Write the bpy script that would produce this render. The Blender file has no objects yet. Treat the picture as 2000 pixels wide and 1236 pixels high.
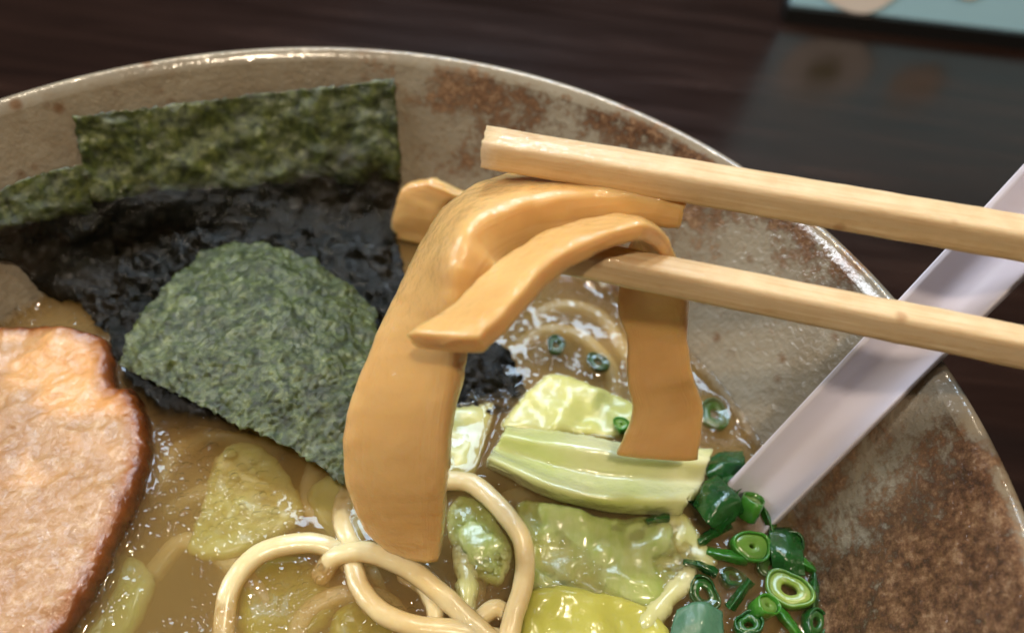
import bpy, bmesh, math, random
import numpy as np
from mathutils import Vector, Matrix, noise
random.seed(7); rng = np.random.default_rng(7)
sc = bpy.context.scene
col = sc.collection

# ---------------------------------------------------------------- camera
CAM = np.array([0.02835, -0.06248, 0.13958])
FW = np.array([0.0, 0.66392, -0.74780]); FW /= np.linalg.norm(FW)
RT = np.array([0.99247, 0.09160, 0.08132]); RT -= FW * (RT @ FW); RT /= np.linalg.norm(RT)
UP = np.cross(RT, FW)
FPX = 1600.0
cd = bpy.data.cameras.new('camera'); cam = bpy.data.objects.new('camera', cd); col.objects.link(cam)
cam.matrix_world = Matrix(((RT[0], UP[0], -FW[0], CAM[0]), (RT[1], UP[1], -FW[1], CAM[1]),
                           (RT[2], UP[2], -FW[2], CAM[2]), (0, 0, 0, 1)))
cd.sensor_width = 36; cd.lens = 36 * FPX / 2000
cd.clip_start = 0.005; cd.clip_end = 50
cd.dof.use_dof = True; cd.dof.focus_distance = 0.138; cd.dof.aperture_fstop = cd.lens / 2.3
sc.camera = cam

# ---------------------------------------------------------------- world, lamps, exposure
w = bpy.data.worlds.new('World'); sc.world = w; w.use_nodes = True
bg = w.node_tree.nodes['Background']; bg.inputs[0].default_value = (0.42, 0.36, 0.31, 1); bg.inputs[1].default_value = 0.09


def area(name, loc, target, sx, sy, power, color):
    l = bpy.data.lights.new(name, 'AREA'); l.shape = 'RECTANGLE'; l.size = sx; l.size_y = sy
    l.energy = power; l.color = color
    o = bpy.data.objects.new(name, l); col.objects.link(o); o.location = loc
    o.rotation_euler = (Vector(target) - Vector(loc)).to_track_quat('-Z', 'Y').to_euler()
    return o


area('window_light', (-1.30, 0.12, 0.98), (0.02, 0.04, 0), 0.24, 0.85, 17, (0.90, 0.95, 1.0))
area('far_window_light', (-0.05, 1.30, 1.78), (0.02, 0.05, 0), 0.80, 0.60, 30, (0.62, 0.81, 1.0))
area('pendant_lamp_light', (-0.14, 0.40, 1.20), (0.02, 0.05, 0), 0.05, 0.05, 3.5, (1.0, 0.84, 0.62))
area('pendant_lamp_light', (0.26, 0.30, 1.25), (0.02, 0.05, 0), 0.05, 0.05, 3.0, (1.0, 0.84, 0.62))
area('pendant_lamp_light', (0.10, -0.42, 1.00), (0.02, 0.05, 0), 0.06, 0.06, 5.5, (1.0, 0.82, 0.60))
sc.view_settings.view_transform = 'Standard'; sc.view_settings.look = 'None'
sc.view_settings.exposure = 0.12; sc.view_settings.gamma = 1; sc.view_settings.use_curve_mapping = False
cy = sc.cycles
cy.use_denoising = True; cy.max_bounces = 7; cy.diffuse_bounces = 3; cy.glossy_bounces = 3
cy.transmission_bounces = 8; cy.transparent_max_bounces = 40; cy.volume_bounces = 2; cy.use_adaptive_sampling = True; cy.adaptive_threshold = .03; cy.use_light_tree = False
cy.sample_clamp_indirect = 6; cy.caustics_reflective = False; cy.caustics_refractive = False


# ---------------------------------------------------------------- geometry helpers
def ray(px, py):
    return FW + (px - 1000) / FPX * RT - (py - 618) / FPX * UP


def at_z(px, py, z):                      # where a sight line meets a level plane
    d = ray(px, py); return CAM + d * ((z - CAM[2]) / d[2])


def at_d(px, py, depth):                  # a point at a given distance along the view axis
    return CAM + depth * ray(px, py)


R0, H0, R1 = 0.0889, 0.035, 0.105         # broth radius, rim height above broth, rim radius


def wall_r(z):
    return R0 + (R1 - R0) * z / H0


def at_wall(px, py, off=0.0):             # where a sight line meets the inner wall of the bowl
    d = ray(px, py); lo, hi = 0.05, 0.6
    for _ in range(50):
        m = (lo + hi) / 2; p = CAM + d * m
        if math.hypot(p[0], p[1]) < wall_r(p[2]) - off and p[2] > -0.03: lo = m
        else: hi = m
    return CAM + d * lo


def cr(P, n, closed=False):
    P = np.asarray(P, float)
    if closed:
        Q = np.vstack([P[-1], P, P[0], P[1]]); seg = len(P)
    else:
        Q = np.vstack([2 * P[0] - P[1], P, 2 * P[-1] - P[-2]]); seg = len(P) - 1
    t = np.linspace(0, seg, n, endpoint=not closed)
    i = np.minimum(t.astype(int), seg - 1); f = (t - i)[:, None]
    a, b, c, d = Q[i], Q[i + 1], Q[i + 2], Q[i + 3]
    return .5 * (2 * b + (c - a) * f + (2 * a - 5 * b + 4 * c - d) * f ** 2 + (3 * b - a - 3 * c + d) * f ** 3)


def nz(x, y, z=0.0, s=1.0, o=3):
    return noise.fractal(Vector((x * s, y * s, z * s)), 0.9, 2.0, o)


def tag(o, label=None, cat=None, group=None, kind=None):
    if label: o['label'] = label
    if cat: o['category'] = cat
    if group: o['group'] = group
    if kind: o['kind'] = kind
    return o


def empty(name, loc=(0, 0, 0)):
    o = bpy.data.objects.new(name, None); col.objects.link(o); o.location = [float(v) for v in loc]
    o.empty_display_size = 0.01
    return o


def mk(name, verts, faces, mat, parent=None, smooth=True, uv=None, attr=None):
    me = bpy.data.meshes.new(name)
    verts = [tuple(float(c) for c in v) for v in verts]
    if parent is not None:
        pl = parent.location
        verts = [(a - pl[0], b - pl[1], c - pl[2]) for a, b, c in verts]
    me.from_pydata(verts, [], faces); me.update()
    bm = bmesh.new(); bm.from_mesh(me); bmesh.ops.recalc_face_normals(bm, faces=bm.faces); bm.to_mesh(me); bm.free()
    if smooth: me.polygons.foreach_set('use_smooth', [True] * len(me.polygons))
    if uv is not None:
        ul = me.uv_layers.new(name='UVMap')
        vi = np.empty(len(me.loops), int); me.loops.foreach_get('vertex_index', vi)
        ul.data.foreach_set('uv', np.asarray(uv, float)[vi].ravel())
    for k, a in (attr or {}).items():
        me.attributes.new(k, 'FLOAT', 'POINT').data.foreach_set('value', np.asarray(a, float))
    if mat: me.materials.append(mat)
    o = bpy.data.objects.new(name, me); col.objects.link(o)
    if parent is not None: o.parent = parent
    return o


def sweep(name, C, Wv, Nv, mat, parent=None, power=0.5, ns=24, rough=0.0, seed=0.0, round_end=0.0, jag=0.0):
    """solid swept along C with half-width vectors Wv and half-thickness vectors Nv"""
    C, Wv, Nv = map(np.asarray, (C, Wv, Nv)); n = len(C)
    L = np.concatenate([[0], np.cumsum(np.linalg.norm(np.diff(C, axis=0), axis=1))])
    th = np.linspace(0, 2 * np.pi, ns, endpoint=False)
    cx = np.sign(np.cos(th)) * np.abs(np.cos(th)) ** power; sy = np.sign(np.sin(th)) * np.abs(np.sin(th)) ** power
    verts = []; uv = []; faces = []
    secs = [(0, s) for s in (0.0, .55, .85)] + [(i, 1.0) for i in range(n)] + [(n - 1, s) for s in (.85, .55, 0.0)]
    T = np.gradient(C, axis=0); T /= np.linalg.norm(T, axis=1)[:, None] + 1e-12
    for k, (i, s) in enumerate(secs):
        sgn = -1 if k < 3 else (1 if k >= n + 3 else 0)
        push = sgn * round_end * math.sqrt(max(0, 1 - s * s))
        for j in range(ns):
            p = C[i] + s * cx[j] * Wv[i] + s * sy[j] * Nv[i] + T[i] * push
            if rough:
                q = p * 1.0
                h = nz(q[0] + seed, q[1], q[2], 260, 3)
                p = p + rough * h * (cx[j] * Wv[i] / (np.linalg.norm(Wv[i]) + 1e-9) + sy[j] * Nv[i] / (np.linalg.norm(Nv[i]) + 1e-9)) * s
            if jag and (k <= 4 or k >= n + 1):
                p = p + T[i] * jag * nz(cx[j] * 1.7 + seed, sy[j] * 1.5, seed, 1.3, 2)
            verts.append(p); uv.append((L[i], j / ns))
    m = len(secs)
    for k in range(m - 1):
        for j in range(ns):
            j2 = (j + 1) % ns
            faces.append((k * ns + j, k * ns + j2, (k + 1) * ns + j2, (k + 1) * ns + j))
    o = mk(name, verts, faces, mat, parent, True, uv)
    bm = bmesh.new(); bm.from_mesh(o.data); bmesh.ops.remove_doubles(bm, verts=bm.verts, dist=1e-7)
    bmesh.ops.recalc_face_normals(bm, faces=bm.faces); bm.to_mesh(o.data); bm.free()
    return o


def ribbon(name, edges, thick, mat, n=110, parent=None, sink=0.0, **k):
    """edges: list of (far edge point, near edge point); swept solid of that width"""
    F = cr([e[0] for e in edges], n); N = cr([e[1] for e in edges], n)
    C = (F + N) / 2; Wv = (N - F) / 2
    T = np.gradient(C, axis=0); T /= np.linalg.norm(T, axis=1)[:, None]
    Wp = Wv - T * np.sum(Wv * T, axis=1)[:, None]
    nn = np.cross(T, Wp); nn /= np.linalg.norm(nn, axis=1)[:, None]
    tk = np.interp(np.linspace(0, 1, n), np.linspace(0, 1, len(thick)), thick)[:, None] / 2
    return sweep(name, C + nn * tk * sink, Wv, nn * tk, mat, parent, **k)


def tube(name, P, r, mat, n=60, parent=None, flat=1.0, ns=14, **k):
    C = cr(P, n); T = np.gradient(C, axis=0); T /= np.linalg.norm(T, axis=1)[:, None]
    up = np.array([0, 0, 1.0]); side = np.cross(T, up); side /= np.linalg.norm(side, axis=1)[:, None]
    nn = np.cross(side, T)
    return sweep(name, C, side * r, nn * r * flat, mat, parent, power=0.8, ns=ns, round_end=r * .6, **k)


def surf(name, rows, thick, mat, nu=60, nv=40, parent=None, rough=0.0, rs=300, edge=0.0, seed=0.0, wet=(0, 0), fine=0.0):
    """thin solid sheet through a net of control points (rows of points)"""
    A = np.array([cr(r, nu) for r in rows]); G = np.array([cr(A[:, i], nv) for i in range(nu)])   # nu, nv, 3
    du = np.gradient(G, axis=0); dv = np.gradient(G, axis=1)
    Nn = np.cross(du, dv); Nn /= np.linalg.norm(Nn, axis=2)[..., None] + 1e-12
    if np.mean(Nn[..., 2]) < 0: Nn = -Nn
    G = G.copy()
    for i in range(nu):
        for j in range(nv):
            p = G[i, j]
            if rough: G[i, j] = p + Nn[i, j] * rough * nz(p[0] + seed, p[1], p[2], rs, 4)
            if fine: G[i, j] = G[i, j] + Nn[i, j] * fine * nz(p[0] * .6 + p[1] * .8, (p[1] * .6 - p[0] * .8) * 2.2, p[2] + 3, 700, 3)
            if edge:
                e = edge * nz(p[0] + 5 + seed, p[1], p[2], 700, 3)
                if i in (0, nu - 1): G[i, j] = G[i, j] + du[i, j] / (np.linalg.norm(du[i, j]) + 1e-9) * e
                if j in (0, nv - 1): G[i, j] = G[i, j] + dv[i, j] / (np.linalg.norm(dv[i, j]) + 1e-9) * e
    B = G - Nn * thick
    verts = list(G.reshape(-1, 3)) + list(B.reshape(-1, 3)); off = nu * nv
    I = lambda i, j: i * nv + j
    faces = []
    for i in range(nu - 1):
        for j in range(nv - 1):
            q = (I(i, j), I(i + 1, j), I(i + 1, j + 1), I(i, j + 1)); faces.append(q)
            faces.append(tuple(off + a for a in reversed(q)))
    ring = [I(i, 0) for i in range(nu)] + [I(nu - 1, j) for j in range(1, nv)] + [I(i, nv - 1) for i in range(nu - 2, -1, -1)] + [I(0, j) for j in range(nv - 2, 0, -1)]
    for a, b in zip(ring, ring[1:] + ring[:1]): faces.append((a, b, off + b, off + a))
    uv = [(i / (nu - 1), j / (nv - 1)) for i in range(nu) for j in range(nv)] * 2
    ed = [min(i, nu - 1 - i, j, nv - 1 - j) / 10 for i in range(nu) for j in range(nv)] * 2
    return mk(name, verts, faces, mat, parent, True, uv, {'edge': ed, 'wet': list(np.tile(np.interp(np.linspace(0, 1, nv), np.linspace(0, 1, len(wet)), wet), nu * 2))})


def poly_dist(X, Y, poly):
    """distance to outline, and inside mask, for arrays"""
    d = np.full(X.shape, 1e9); ins = np.zeros(X.shape, bool)
    for a, b in zip(poly, np.roll(poly, -1, axis=0)):
        e = b - a; L2 = e @ e + 1e-18
        t = np.clip(((X - a[0]) * e[0] + (Y - a[1]) * e[1]) / L2, 0, 1)
        d = np.minimum(d, np.hypot(X - a[0] - t * e[0], Y - a[1] - t * e[1]))
        c = ((a[1] > Y) != (b[1] > Y))
        with np.errstate(divide='ignore', invalid='ignore'):
            ins ^= c & (X < (b[0] - a[0]) * (Y - a[1]) / (b[1] - a[1]) + a[0])
    return d, ins


OUTLINES = []      # what breaks the broth surface: (polygon, rise)


def patch(name, px, zref, ztop, zbot, mat, step=0.0009, jitter=0.0, parent=None, n=120, menis=0.0, closed_cr=True):
    """solid slab with a free outline; px outline on level zref; ztop(x,y,d), zbot(x,y,d)"""
    W = np.array([at_z(a, b, zref)[:2] for a, b in px])
    O = cr(W, n, True) if closed_cr else W
    if jitter:
        c = O.mean(axis=0)
        O = np.array([p + (p - c) / np.linalg.norm(p - c) * jitter * nz(p[0], p[1], 1, 500, 3) for p in O])
    bm = bmesh.new(); bm.faces.new([bm.verts.new((p[0], p[1], 0)) for p in O])
    lo, hi = O.min(axis=0), O.max(axis=0)
    for ax in (0, 1):
        for v in np.arange(lo[ax] + step, hi[ax], step):
            co = [0, 0, 0]; co[ax] = v; no = [0, 0, 0]; no[ax] = 1
            bmesh.ops.bisect_plane(bm, geom=bm.verts[:] + bm.edges[:] + bm.faces[:], dist=1e-6, plane_co=co, plane_no=no)
    bm.verts.index_update()
    V = np.array([v.co[:2] for v in bm.verts]); F = [[v.index for v in f.verts] for f in bm.faces]
    bnd = [(e.verts[0].index, e.verts[1].index) for e in bm.edges if len(e.link_faces) == 1]
    bm.free()
    d, _ = poly_dist(V[:, 0], V[:, 1], O)
    top = [(x, y, ztop(x, y, dd)) for (x, y), dd in zip(V, d)]
    bot = [(x, y, zbot(x, y, dd)) for (x, y), dd in zip(V, d)]
    m = len(V)
    faces = F + [[m + i for i in reversed(f)] for f in F] + [(a, b, m + b, m + a) for a, b in bnd]
    if menis: OUTLINES.append((O[::2], menis))
    return mk(name, top + bot, faces, mat, parent, True, [tuple(v) for v in V] * 2, {'edge': list(d) * 2})


def lathe(name, prof, mat, seg=160, parent=None, closed=True, attrf=None, center=(0, 0), wob=0.0):
    verts = []; faces = []; n = len(prof); at = []
    for k in range(seg):
        a = 2 * math.pi * k / seg; ca, sa = math.cos(a), math.sin(a)
        for r, z in prof:
            r2 = r * (1 + wob * nz(ca, sa, 0, 1.1, 2)); verts.append((center[0] + r2 * ca, center[1] + r2 * sa, z))
            if attrf: at.append(attrf(a, r, z))
    for k in range(seg):
        k2 = (k + 1) % seg
        for i in range(n if closed else n - 1):
            i2 = (i + 1) % n; faces.append((k * n + i, k2 * n + i, k2 * n + i2, k * n + i2))
    return mk(name, verts, faces, mat, parent, True, None, attrf and {'rust': at})


# ---------------------------------------------------------------- materials
def lin(r, g, b):
    f = lambda c: (c / 255 / 12.92) if c / 255 <= .04045 else ((c / 255 + .055) / 1.055) ** 2.4
    return (f(r), f(g), f(b), 1)


class M:
    def __init__(s, name):
        s.m = bpy.data.materials.new(name); s.m.use_nodes = True; s.t = s.m.node_tree; s.N = s.t.nodes
        s.p = s.N['Principled BSDF']; s.out = s.N['Material Output']

    def n(s, typ, **k):
        x = s.N.new('ShaderNode' + typ)
        for a, v in k.items():
            if a in x.inputs: s.set(x.inputs[a], v)
            else: setattr(x, a, v)
        return x

    def set(s, inp, v):
        if hasattr(v, 'is_linked') or isinstance(v, bpy.types.NodeSocket): s.t.links.new(v, inp)
        else: inp.default_value = v

    def P(s, **k):
        for a, v in k.items(): s.set(s.p.inputs[a.replace('_', ' ')], v)
        return s

    def coord(s, kind='Object', scale=(1, 1, 1)):
        c = s.n('TexCoord'); mp = s.n('Mapping'); s.t.links.new(c.outputs[kind], mp.inputs[0]); mp.inputs['Scale'].default_value = scale
        return mp.outputs[0]

    def noise(s, vec, scale, detail=4, rough=.55, dist=0):
        x = s.n('TexNoise'); s.set(x.inputs['Vector'], vec)
        for k, v in (('Scale', scale), ('Detail', detail), ('Roughness', rough), ('Distortion', dist)): x.inputs[k].default_value = v
        return x.outputs[0]

    def ramp(s, fac, stops, interp='LINEAR'):
        x = s.n('ValToRGB'); s.set(x.inputs[0], fac); e = x.color_ramp; e.interpolation = interp
        while len(e.elements) < len(stops): e.elements.new(0.5)
        for el, (p, c) in zip(e.elements, stops):
            el.position = p; el.color = c if len(c) == 4 else (*c, 1)
        return x.outputs[0]

    def fr(s, fac, a, b, c=0., d=1.):
        x = s.n('MapRange'); s.set(x.inputs[0], fac)
        for k, v in zip((1, 2, 3, 4), (a, b, c, d)): x.inputs[k].default_value = v
        return x.outputs[0]

    def mix(s, f, a, b, mode='MIX'):
        x = s.n('Mix', data_type='RGBA', blend_type=mode)
        s.set(x.inputs[0], f); s.set(x.inputs[6], a); s.set(x.inputs[7], b)
        return x.outputs[2]

    def math(s, op, a, b=0.):
        x = s.n('Math', operation=op); s.set(x.inputs[0], a); s.set(x.inputs[1], b); return x.outputs[0]

    def bump(s, h, strength, dist, prev=None):
        x = s.n('Bump'); s.set(x.inputs['Height'], h); x.inputs['Strength'].default_value = strength; x.inputs['Distance'].default_value = dist
        if prev is not None: s.t.links.new(prev, x.inputs['Normal'])
        return x.outputs[0]

    def attr(s, nm):
        x = s.n('Attribute'); x.attribute_name = nm; return x.outputs['Fac']


def mat_glaze(name, gloss=.15, relief=1.0):
    m = M(name); c = m.coord()
    fine = m.noise(c, 560, 7, .75); mid = m.noise(c, 95, 5, .62); big = m.noise(c, 34, 4, .6, .6)
    base = m.mix(m.fr(big, .35, .68), lin(152, 145, 130), lin(122, 111, 95))
    base = m.mix(m.fr(fine, .35, .75, 0, .55), base, lin(140, 122, 96))
    v = m.n('TexVoronoi', feature='F1'); m.set(v.inputs['Vector'], c); v.inputs['Scale'].default_value = 210
    spot = m.math('MULTIPLY', m.fr(v.outputs['Distance'], .16, .34, 1, 0), m.fr(mid, .48, .60))
    base = m.mix(m.math('MULTIPLY', spot, .75), base, lin(104, 70, 40))
    # iron-brown areas of the glaze
    rust = m.math('ADD', m.attr('rust'), m.math('MULTIPLY', m.math('SUBTRACT', mid, .5), 2.2))
    rust = m.math('ADD', rust, m.math('MULTIPLY', m.math('SUBTRACT', fine, .5), 1.6))
    rust = m.math('ADD', rust, m.math('MULTIPLY', m.math('SUBTRACT', big, .5), 1.2))
    rc = m.ramp(m.math('ADD', m.math('MULTIPLY', fine, .6), m.math('MULTIPLY', mid, .4)),
                [(.36, lin(34, 24, 20)), (.45, lin(70, 47, 34)), (.53, lin(106, 76, 54)), (.66, lin(158, 130, 102))])
    base = m.mix(m.fr(rust, .42, .78, 0, .97), base, rc)
    b = m.bump(m.noise(c, 760, 3, .6), .55 * relief, .0006)
    b = m.bump(m.noise(c, 170, 3, .6), .4 * relief, .001, b)
    m.P(Base_Color=base, Roughness=m.fr(mid, .3, .7, gloss, gloss + .14), Normal=b, Specular_IOR_Level=.55)
    return m.m


def mat_simple(name, color, rough=.4, **k):
    m = M(name); m.P(Base_Color=color, Roughness=rough, **k); return m.m


def mat_food(name, c1, c2, scale=60, stretch=(1, 1, 1), kind='Object', rough=.22, sss=.35, rad=(.004, .002, .001),
             bs=.25, bd=.0005, bscale=500, coat=.4, fine=None, fibre=None):
    m = M(name); c = m.coord(kind, stretch)
    n1 = m.noise(c, scale, 5, .6); base = m.mix(m.fr(n1, .35, .66), c1, c2)
    if fine: base = m.mix(m.fr(m.noise(c, scale * 7, 4, .6), .45, .75, 0, .6), base, fine)
    o = m.coord()
    b = m.bump(m.noise(c, bscale, 4, .6), bs, bd)
    if fibre: b = m.bump(m.noise(m.coord('UV', fibre), 1.0, 4, .6), .35, .00035, b)
    wet = m.noise(o, 330, 3, .55)
    m.P(Base_Color=base, Roughness=rough, Normal=b, Subsurface_Weight=sss, Subsurface_Radius=rad, Subsurface_Scale=1.0,
        Coat_Weight=coat, Coat_Roughness=.06)
    m.p.inputs['Coat IOR'].default_value = 1.4
    m.set(m.p.inputs['Coat Normal'], m.bump(m.noise(o, 900, 2, .5), .25, .0006, m.bump(wet, .55, .0016)))
    return m.m


def mat_nori(name, tint=0.0):
    m = M(name); c = m.coord()
    n1 = m.noise(c, 300, 7, .72, 1.2); n2 = m.noise(c, 70, 4, .6); n3 = m.noise(c, 900, 4, .7)
    v = m.math('ADD', m.math('MULTIPLY', n1, .65), m.math('MULTIPLY', n3, .35))
    wet = m.fr(m.math('ADD', m.attr('wet'), m.math('MULTIPLY', m.math('SUBTRACT', n2, .5), .8)), .35, .65)
    dry = m.ramp(v, [(.38, lin(20, 28, 10)), (.46, lin(50, 64, 20)), (.55, lin(86, 100, 36)), (.66, lin(134, 144, 70))])
    dry = m.mix(m.fr(n2, .55, .72, 0, .6), dry, lin(34, 36, 24))
    soak = m.ramp(v, [(.38, lin(6, 7, 6)), (.52, lin(12, 14, 11)), (.66, lin(30, 30, 20))])
    soak = m.mix(m.fr(n2, .48, .70, 0, .6), soak, lin(44, 36, 26))
    b = m.bump(n1, .6, .0011); b = m.bump(n3, .5, .0005, b)
    cb = m.bump(n1, .6, .0011); cb = m.bump(n3, .4, .0005, cb)
    m.P(Base_Color=m.mix(wet, dry, soak), Roughness=m.fr(wet, 0, 1, .45, .15), Normal=b, Specular_IOR_Level=m.fr(wet, 0, 1, .5, .15),
        Coat_Weight=m.mix(wet, m.fr(n1, .44, .54, .4, 1), (.16, .16, .16, 1)), Coat_Roughness=m.fr(wet, 0, 1, .16, .05))
    m.set(m.p.inputs['Coat Normal'], cb); m.p.inputs['Coat IOR'].default_value = 1.75
    tr = m.n('BsdfTranslucent'); tr.inputs[0].default_value = lin(110, 124, 24)
    mx = m.n('MixShader'); m.set(mx.inputs[0], m.fr(wet, 0, 1, .25, .02))
    m.t.links.new(m.p.outputs[0], mx.inputs[1]); m.t.links.new(tr.outputs[0], mx.inputs[2]); m.t.links.new(mx.outputs[0], m.out.inputs[0])
    return m.m


MAT = {}
MAT['glaze'] = mat_glaze('stoneware_glaze')
MAT['rim'] = mat_glaze('lip_glaze', .06, .3)
MAT['menma'] = mat_food('menma', lin(220, 180, 118), lin(208, 162, 98), 60, (1, .06, 1), 'UV', .34, .5, (.0045, .0024, .0009), .10, .0002, 700, .85, fibre=(70, 46, 1))
MAT['noodle'] = mat_food('noodle', lin(226, 210, 166), lin(214, 190, 138), 80, rough=.25, sss=.5, rad=(.004, .003, .0016), bs=.1, coat=.5)
MAT['pale_cabbage'] = mat_food('pale_cabbage', lin(200, 196, 136), lin(180, 184, 108), 90, (.3, 1, 1), rough=.28, sss=.5, rad=(.005, .005, .002), coat=.4, bs=.15, bd=.001, bscale=150)
MAT['green_cabbage'] = mat_food('green_cabbage', lin(160, 176, 94), lin(196, 200, 146), 85, (1, .22, 1), rough=.18, sss=.5, rad=(.004, .005, .002), coat=.7, bs=.18, bd=.001, bscale=150, fine=lin(150, 172, 80))
MAT['yellow_cabbage'] = mat_food('yellow_cabbage', lin(192, 192, 92), lin(176, 176, 86), 80, (1, .3, 1), rough=.18, sss=.45, rad=(.004, .005, .002), coat=.7, bs=.18, bd=.001, bscale=150)
MAT['white_cabbage'] = mat_food('white_cabbage', lin(222, 218, 172), lin(204, 206, 142), 60, rough=.18, sss=.5, rad=(.005, .005, .003), coat=.7, bs=.15, bd=.001, bscale=150)
MAT['stem_cabbage'] = mat_food('stem_cabbage', lin(220, 218, 172), lin(190, 198, 118), 30, rough=.16, sss=.55, rad=(.005, .005, .003), coat=.9, bs=.08, bd=.0008, bscale=120)
MAT['scallion_dark'] = mat_food('scallion_dark', lin(18, 66, 26), lin(32, 88, 34), 140, rough=.2, sss=.2, rad=(.001, .002, .0008), coat=.7, bs=.3, bd=.0006)
MAT['scallion_mid'] = mat_food('scallion_mid', lin(66, 128, 38), lin(46, 108, 34), 140, rough=.2, sss=.35, rad=(.001, .002, .0008), coat=.7, bs=.2)
MAT['scallion_pale'] = mat_food('scallion_pale', lin(150, 170, 84), lin(124, 150, 62), 120, rough=.2, sss=.4, rad=(.002, .003, .001), coat=.7, bs=.2)
MAT['scallion_light'] = mat_food('scallion_light', lin(104, 140, 56), lin(80, 122, 44), 140, rough=.2, sss=.4, rad=(.002, .003, .001), coat=.7, bs=.2)
MAT['scallion_deep'] = mat_food('scallion_deep', lin(44, 96, 36), lin(30, 78, 30), 140, rough=.2, sss=.3, rad=(.001, .002, .0008), coat=.7, bs=.2)
MAT['scallion_blue'] = mat_food('scallion_blue', lin(66, 108, 88), lin(84, 128, 100), 90, rough=.35, sss=.2, rad=(.001, .002, .001), coat=.3, bs=.2)
MAT['nori'] = mat_nori('nori')

# chopstick wood, grain along the stick
m = M('chopstick_wood'); u = m.coord('UV', (22, 1, 1)); u2 = m.coord('UV', (6, 4, 1))
g = m.noise(u, 9, 6, .65); g = m.math('ADD', m.math('MULTIPLY', m.noise(m.coord('UV', (40, 70, 1)), 1.0, 4, .6), .6), m.math('MULTIPLY', g, .4))
base = m.ramp(g, [(.34, lin(194, 160, 116)), (.5, lin(216, 188, 146)), (.66, lin(226, 204, 168))])
o_ = m.coord(); v = m.n('TexVoronoi', feature='F1'); m.set(v.inputs['Vector'], o_); v.inputs['Scale'].default_value = 95
base = m.mix(m.math('MULTIPLY', m.fr(v.outputs['Distance'], .05, .11, 1, 0), .5), base, lin(150, 96, 48))
wetm = m.attr('edge')
b = m.bump(m.noise(m.coord('UV', (120, 90, 1)), 1.0, 4, .6), .35, .0003); b = m.bump(m.noise(o_, 1500, 3, .6), .15, .0003, b)
m.P(Base_Color=base, Roughness=.5, Normal=b, Subsurface_Weight=.15, Subsurface_Radius=(.002, .001, .0005), Subsurface_Scale=1.0, Coat_Weight=m.fr(wetm, 0, 1, 0, .9), Coat_Roughness=.08)
m.set(m.p.inputs['Coat Normal'], m.bump(m.noise(o_, 420, 3, .6), .6, .0012))
MAT['wood'] = m.m
MAT['spoon'] = mat_simple('spoon_plastic', lin(220, 216, 234), .3, Subsurface_Weight=.25, Subsurface_Radius=(.004, .004, .004), Subsurface_Scale=1.0, Coat_Weight=.25, Coat_Roughness=.15)

# pork
m = M('pork'); c = m.coord(); e = m.attr('edge')
lean = m.mix(m.fr(m.noise(m.coord('Object', (1, .35, 1)), 120, 5, .6), .35, .7), lin(184, 144, 102), lin(158, 114, 76))
fat = m.mix(m.fr(m.noise(c, 90, 4, .6), .4, .7), lin(222, 170, 112), lin(208, 146, 86))
zone = m.noise(c, 36, 3, .55, .5)
pos = m.n('SeparateXYZ'); m.t.links.new(c, pos.inputs[0])
zone = m.math('ADD', zone, m.fr(pos.outputs['Y'], .018, .036, -.12, .16))
base = m.mix(m.fr(zone, .46, .56), lean, fat)
base = m.mix(m.fr(m.noise(c, 420, 4, .6), .52, .72, 0, .55), base, lin(216, 186, 148))  # pale specks: wet highlights painted into the meat colour
e2 = m.math('ADD', e, m.math('MULTIPLY', m.math('SUBTRACT', m.noise(c, 160, 3, .6), .5), .003))
base = m.mix(m.fr(e2, .0022, .0050, 1, 0), base, lin(140, 78, 30))
base = m.mix(m.fr(e2, .0004, .0026, .95, 0), base, lin(70, 34, 13))
b = m.bump(m.noise(c, 520, 4, .6), .6, .001); b = m.bump(m.noise(c, 130, 3, .6), .4, .002, b)
m.P(Base_Color=base, Roughness=.26, Normal=b, Subsurface_Weight=.3, Subsurface_Radius=(.004, .002, .001), Subsurface_Scale=1.0, Coat_Weight=.7, Coat_Roughness=.07)
m.set(m.p.inputs['Coat Normal'], m.bump(m.noise(c, 600, 4, .65), .5, .0009))
MAT['pork'] = m.m

# broth: clear glossy skin over a cloudy, light-absorbing liquid, dimpled by oil droplets
m = M('broth'); c = m.coord(); m.N.remove(m.p)
wn = m.noise(c, 55, 3, .5)
def oil(scale, rad):
    v = m.n('TexVoronoi', feature='F1'); m.set(v.inputs['Vector'], m.mix(.5, c, c)); v.inputs['Scale'].default_value = scale; v.inputs['Randomness'].default_value = .85
    d = m.fr(v.outputs['Distance'], 0, rad, 1, 0); return m.math('POWER', d, .5)
h = m.math('MULTIPLY', oil(620, .55), m.fr(wn, .42, .6))
h2 = m.math('MULTIPLY', oil(330, .42), m.fr(m.noise(c, 40, 2, .5), .47, .62))
b = m.bump(h, 1.0, .0006); b = m.bump(h2, .8, .0010, b); b = m.bump(m.noise(c, 120, 2, .5), .12, .003, b)
gl = m.n('BsdfGlossy'); gl.inputs['Roughness'].default_value = .04; m.set(gl.inputs['Normal'], b)
tr = m.n('BsdfTransparent')
fz = m.n('Fresnel'); fz.inputs['IOR'].default_value = 1.4; m.set(fz.inputs['Normal'], b)
mx = m.n('MixShader'); m.set(mx.inputs[0], fz.outputs[0]); m.t.links.new(tr.outputs[0], mx.inputs[1]); m.t.links.new(gl.outputs[0], mx.inputs[2])
m.t.links.new(mx.outputs[0], m.out.inputs['Surface'])
vs = m.n('VolumeScatter'); vs.inputs['Color'].default_value = (1.0, .68, .32, 1); vs.inputs['Density'].default_value = 250; vs.inputs['Anisotropy'].default_value = .3
va = m.n('VolumeAbsorption'); va.inputs['Color'].default_value = (.97, .62, .08, 1); va.inputs['Density'].default_value = 130
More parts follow.
